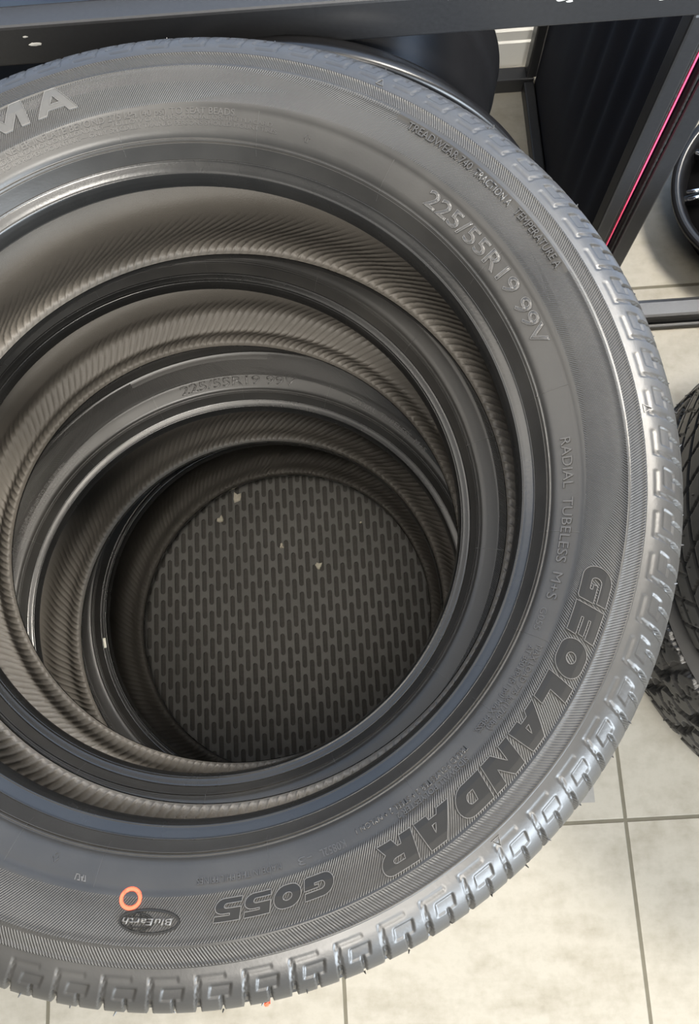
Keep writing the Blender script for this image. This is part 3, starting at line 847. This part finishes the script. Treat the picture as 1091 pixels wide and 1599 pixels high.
# pleated cloth on the side of the right-hand rack
def drape():
    V, F = [], []; ny, nz = 160, 26
    ys = np.linspace(0.682, 1.1655, ny); zs = np.linspace(0.002, 0.715, nz)
    for y in ys:
        u = (y - 0.682) / 0.4835
        for z in zs:
            h = (z - 0.03) / 0.68
            ph = 2 * math.pi * (6.2 * u + 0.8 * h * (u - 0.3) + 0.35 * math.sin(3.2 * u))
            V.append((0.3742 + 0.0040 * math.sin(ph) * (0.2 + 0.8 * min(1, h * 2.5)) * (0.35 + 0.65 * math.sin(math.pi * min(1, u * 1.2 + .08))), y, z))
    for a in range(ny - 1):
        for b_ in range(nz - 1): F.append((a * nz + b_, a * nz + b_ + 1, (a + 1) * nz + b_ + 1, (a + 1) * nz + b_))
    o = mesh_obj('pleated_cloth', V, F, M['fabric'])
    md = o.modifiers.new('thick', 'SOLIDIFY'); md.thickness = 0.0015
    tag(o, 'dark navy pleated cloth hanging inside the rack side beside the pink edged panel', 'cloth')
drape()

# ------------------------------------------------------------------ upright black wheel in the rack
def lathe(name, prof, mat, parent, n=180, closed=False):
    P = np.array(prof, float); V = []; k = len(P)
    for a in np.linspace(0, 2 * np.pi, n, endpoint=False):
        V.append(np.stack([P[:, 0] * math.cos(a), P[:, 0] * math.sin(a), P[:, 1]], 1))
    V = np.concatenate(V); Q = grid_quads(n, k)
    return fast_mesh(name, V, Q, mat, parent)
def spoke_set(parent, n, r0, r1, w0, w1, z, thick, mat, twin=0.0):
    for i in range(n):
        for sft in ((-twin, twin) if twin else (0,)):
            a = 2 * math.pi * i / n + sft; b = bmesh.new()
            q = [(r0, -w0), (r1, -w1), (r1, w1), (r0, w0)]
            lo = [b.verts.new((x * math.cos(a) - y * math.sin(a), x * math.sin(a) + y * math.cos(a), z - thick)) for x, y in q]
            hi = [b.verts.new((x * math.cos(a) - y * 0.7 * math.sin(a), x * math.sin(a) + y * 0.7 * math.cos(a), z + (0.006 if x == r0 else -0.004))) for x, y in q]
            b.faces.new(lo[::-1]); b.faces.new(hi)
            for k in range(4): b.faces.new((lo[k], lo[(k + 1) % 4], hi[(k + 1) % 4], hi[k]))
            bmesh.ops.bevel(b, geom=list(b.edges), offset=0.003, segments=2, affect='EDGES', profile=0.5)
            bmesh.ops.recalc_face_normals(b, faces=b.faces)
            bm_obj('spoke', b, mat, parent)
wheel = empty('wheel', (-0.044, 0.599, 0.498), (-0.149, -0.989, 0.0))
tag(wheel, 'large black alloy wheel standing upright in the rack behind the tire stack', 'wheel')
def barrel_profile(R, depth, rb):
    return [(R - 0.012, 0.000), (R, -0.001), (R + 0.0005, -0.010), (R - 0.004, -0.014), (R - 0.016, -0.016), (R - 0.020, -0.030), (R - 0.026, -0.036), (R - 0.034, -0.050),
            (rb + 0.004, -0.058), (rb, -0.075), (rb, -depth + 0.05), (rb + 0.006, -depth + 0.038), (rb + 0.008, -depth + 0.018), (rb + 0.009, -depth + 0.013), (rb + 0.010, -depth + 0.004), (rb + 0.008, -depth),
            (rb - 0.004, -depth), (rb - 0.010, -depth + 0.04), (rb - 0.009, -0.07), (R - 0.05, -0.045), (R - 0.030, -0.012), (R - 0.020, -0.004), (R - 0.012, 0.0)]
lathe('barrel', densify(barrel_profile(0.270, 0.222, 0.206), 0.006), M['gloss_black'], wheel, 240)
lathe('hub', [(0.0, -0.028), (0.030, -0.028), (0.034, -0.030), (0.072, -0.034), (0.076, -0.040), (0.076, -0.075), (0.0, -0.075)], M['gloss_black'], wheel, 72)
spoke_set(wheel, 5, 0.068, 0.226, 0.026, 0.018, -0.034, 0.022, M['gloss_black'], 0.16)

# ------------------------------------------------------------------ wheel lying on the floor at the right
def floor_wheel():
    t = empty('wheel', (0.766, 0.862, 0.018), (-0.32, -0.10, 1.0))
    tag(t, 'black alloy wheel with chrome spoke tips lying on the tiles inside the right rack', 'wheel')
    R = 0.165
    lathe('barrel', densify([(R - 0.006, 0.128), (R, 0.126), (R + 0.001, 0.118), (R - 0.012, 0.110), (R - 0.018, 0.09), (R - 0.022, 0.03), (R - 0.006, 0.012), (R, 0.006), (R - 0.004, 0.0),
           (R - 0.020, 0.002), (R - 0.030, 0.03), (R - 0.026, 0.09), (R - 0.020, 0.118), (R - 0.012, 0.128), (R - 0.006, 0.128)], 0.006), M['gloss_black'], t, 120)
    lathe('hub', [(0.0, 0.122), (0.026, 0.122), (0.032, 0.116), (0.05, 0.108), (0.052, 0.07), (0.0, 0.07)], M['gloss_black'], t, 60)
    lathe('inner_disc', [(0.0, 0.085), (R - 0.024, 0.085), (R - 0.024, 0.075), (0.0, 0.075)], M['barrel'], t, 60)
    spoke_set(t, 10, 0.045, R - 0.018, 0.010, 0.008, 0.116, 0.02, M['gloss_black'])
    for i in range(10):
        for d in (-0.05, 0.05):
            a = 2 * math.pi * i / 10 + d; b = bmesh.new()
            r_ = bmesh.ops.create_cone(b, cap_ends=True, segments=12, radius1=0.0042, radius2=0.0035, depth=0.030)
            bmesh.ops.bevel(b, geom=[e for e in b.edges if len(e.link_faces) == 2 and e.calc_face_angle() > 1.0], offset=0.0012, segments=2, affect='EDGES')
            bmesh.ops.rotate(b, verts=b.verts, matrix=Matrix.Rotation(math.pi / 2, 3, 'Y'))
            bmesh.ops.translate(b, verts=b.verts, vec=(R - 0.040, 0, 0.121))
            bmesh.ops.rotate(b, verts=b.verts, matrix=Matrix.Rotation(a, 3, 'Z'))
            tag(bm_obj('spoke_tip', b, M['chrome'], t, True), 'chrome spoke tip')
floor_wheel()

# ------------------------------------------------------------------ two chunky tyres stacked at the right edge
def side_tire(z0, width, R, cxy, kind, label):
    t = empty('tire', (*cxy, z0 + width / 2)); tag(t, label, 'tire', 'tires stacked at the right edge')
    h = width / 2
    half = [(R - 0.125, h * 0.62), (R - 0.120, h * 0.70), (R - 0.095, h * 0.93), (R - 0.075, h * 0.985), (R - 0.050, h), (R - 0.030, h * 0.97), (R - 0.012, h * 0.90)]
    for s in (1, -1):
        P = smooth_curve(half, 0.006); P[:, 1] *= s
        V, _ = revolve(P, 240, lambda r, a, z: r); Q = grid_quads(240, len(P))
        fast_mesh('sidewall', V, Q[:, ::-1] if s > 0 else Q, M['rubber_plain'], t)
    tp = [(R - 0.012, h * 0.90), (R - 0.004, h * 0.80), (R, h * 0.60), (R + 0.002, 0.0), (R, -h * 0.60), (R - 0.004, -h * 0.80), (R - 0.012, -h * 0.90)]
    P = smooth_curve(tp, 0.0028); s = arclen(P); Ltot = s[-1]; nrm = normals2d(P)
    if nrm[len(P) // 2, 0] < 0: nrm = -nrm
    n = 1440; th = np.linspace(0, 2 * np.pi, n, endpoint=False)[:, None]; S = np.broadcast_to(s[None, :] / Ltot, (n, len(P)))
    if kind == 'rib':
        g1 = np.minimum.reduce([abs(S - c) for c in (0.24, 0.42, 0.60, 0.78)]) < 0.012
        lat = (np.sin(th * 64 + S * 9) > 0.93) & (S < 0.24) | (np.sin(th * 64 - S * 16) > 0.94) & (S > 0.24) & (S < 0.6) | (np.sin(th * 64 + S * 12) > 0.93) & (S > 0.6)
        D = np.where(g1, -0.006, np.where(lat, -0.0035, 0.0))
    else:
        row = np.floor(S * 5).astype(int)
        ph = (th * 34 / (2 * np.pi) + row * 0.37 + 0.25 * np.sin(S * 16)) % 1.0
        e = abs((S * 5) % 1.0 - 0.5)
        blk = (ph > 0.24) & (e < 0.40 + 0.05 * np.sin(th * 68 + row))
        sip = (abs(ph - 0.62 - 0.1 * np.sin(S * 60)) < 0.025)
        D = np.where(blk, np.where(sip, -0.004, 0.0), -0.011)
    for k in range(420):   # moulding nibs dotted over the tread
        D[RNG.integers(0, n), RNG.integers(6, len(P) - 6)] += 0.0022
    V, _ = revolve(P, n, lambda r, a, z: r, D, nrm)
    fast_mesh('tread', V, grid_quads(n, len(P))[:, ::-1], M['rubber'], t)
    lp = [(R - 0.125, h * 0.62), (R - 0.10, h * 0.80), (R - 0.05, h * 0.92), (R - 0.022, h * 0.7), (R - 0.018, 0), (R - 0.022, -h * 0.7), (R - 0.05, -h * 0.92), (R - 0.10, -h * 0.80), (R - 0.125, -h * 0.62)]
    P = smooth_curve(lp, 0.015); V, _ = revolve(P, 180, lambda r, a, z: r)
    fast_mesh('inner_liner', V, grid_quads(180, len(P)), M['liner'], t)
side_tire(0.0, 0.255, 0.390, (0.778, 0.172), 'block', 'chunky all terrain tire on the floor at the right edge, under the ribbed tire')
side_tire(0.255, 0.245, 0.385, (0.782, 0.190), 'rib', 'dark ribbed tire lying on the chunky all terrain tire at the right edge')
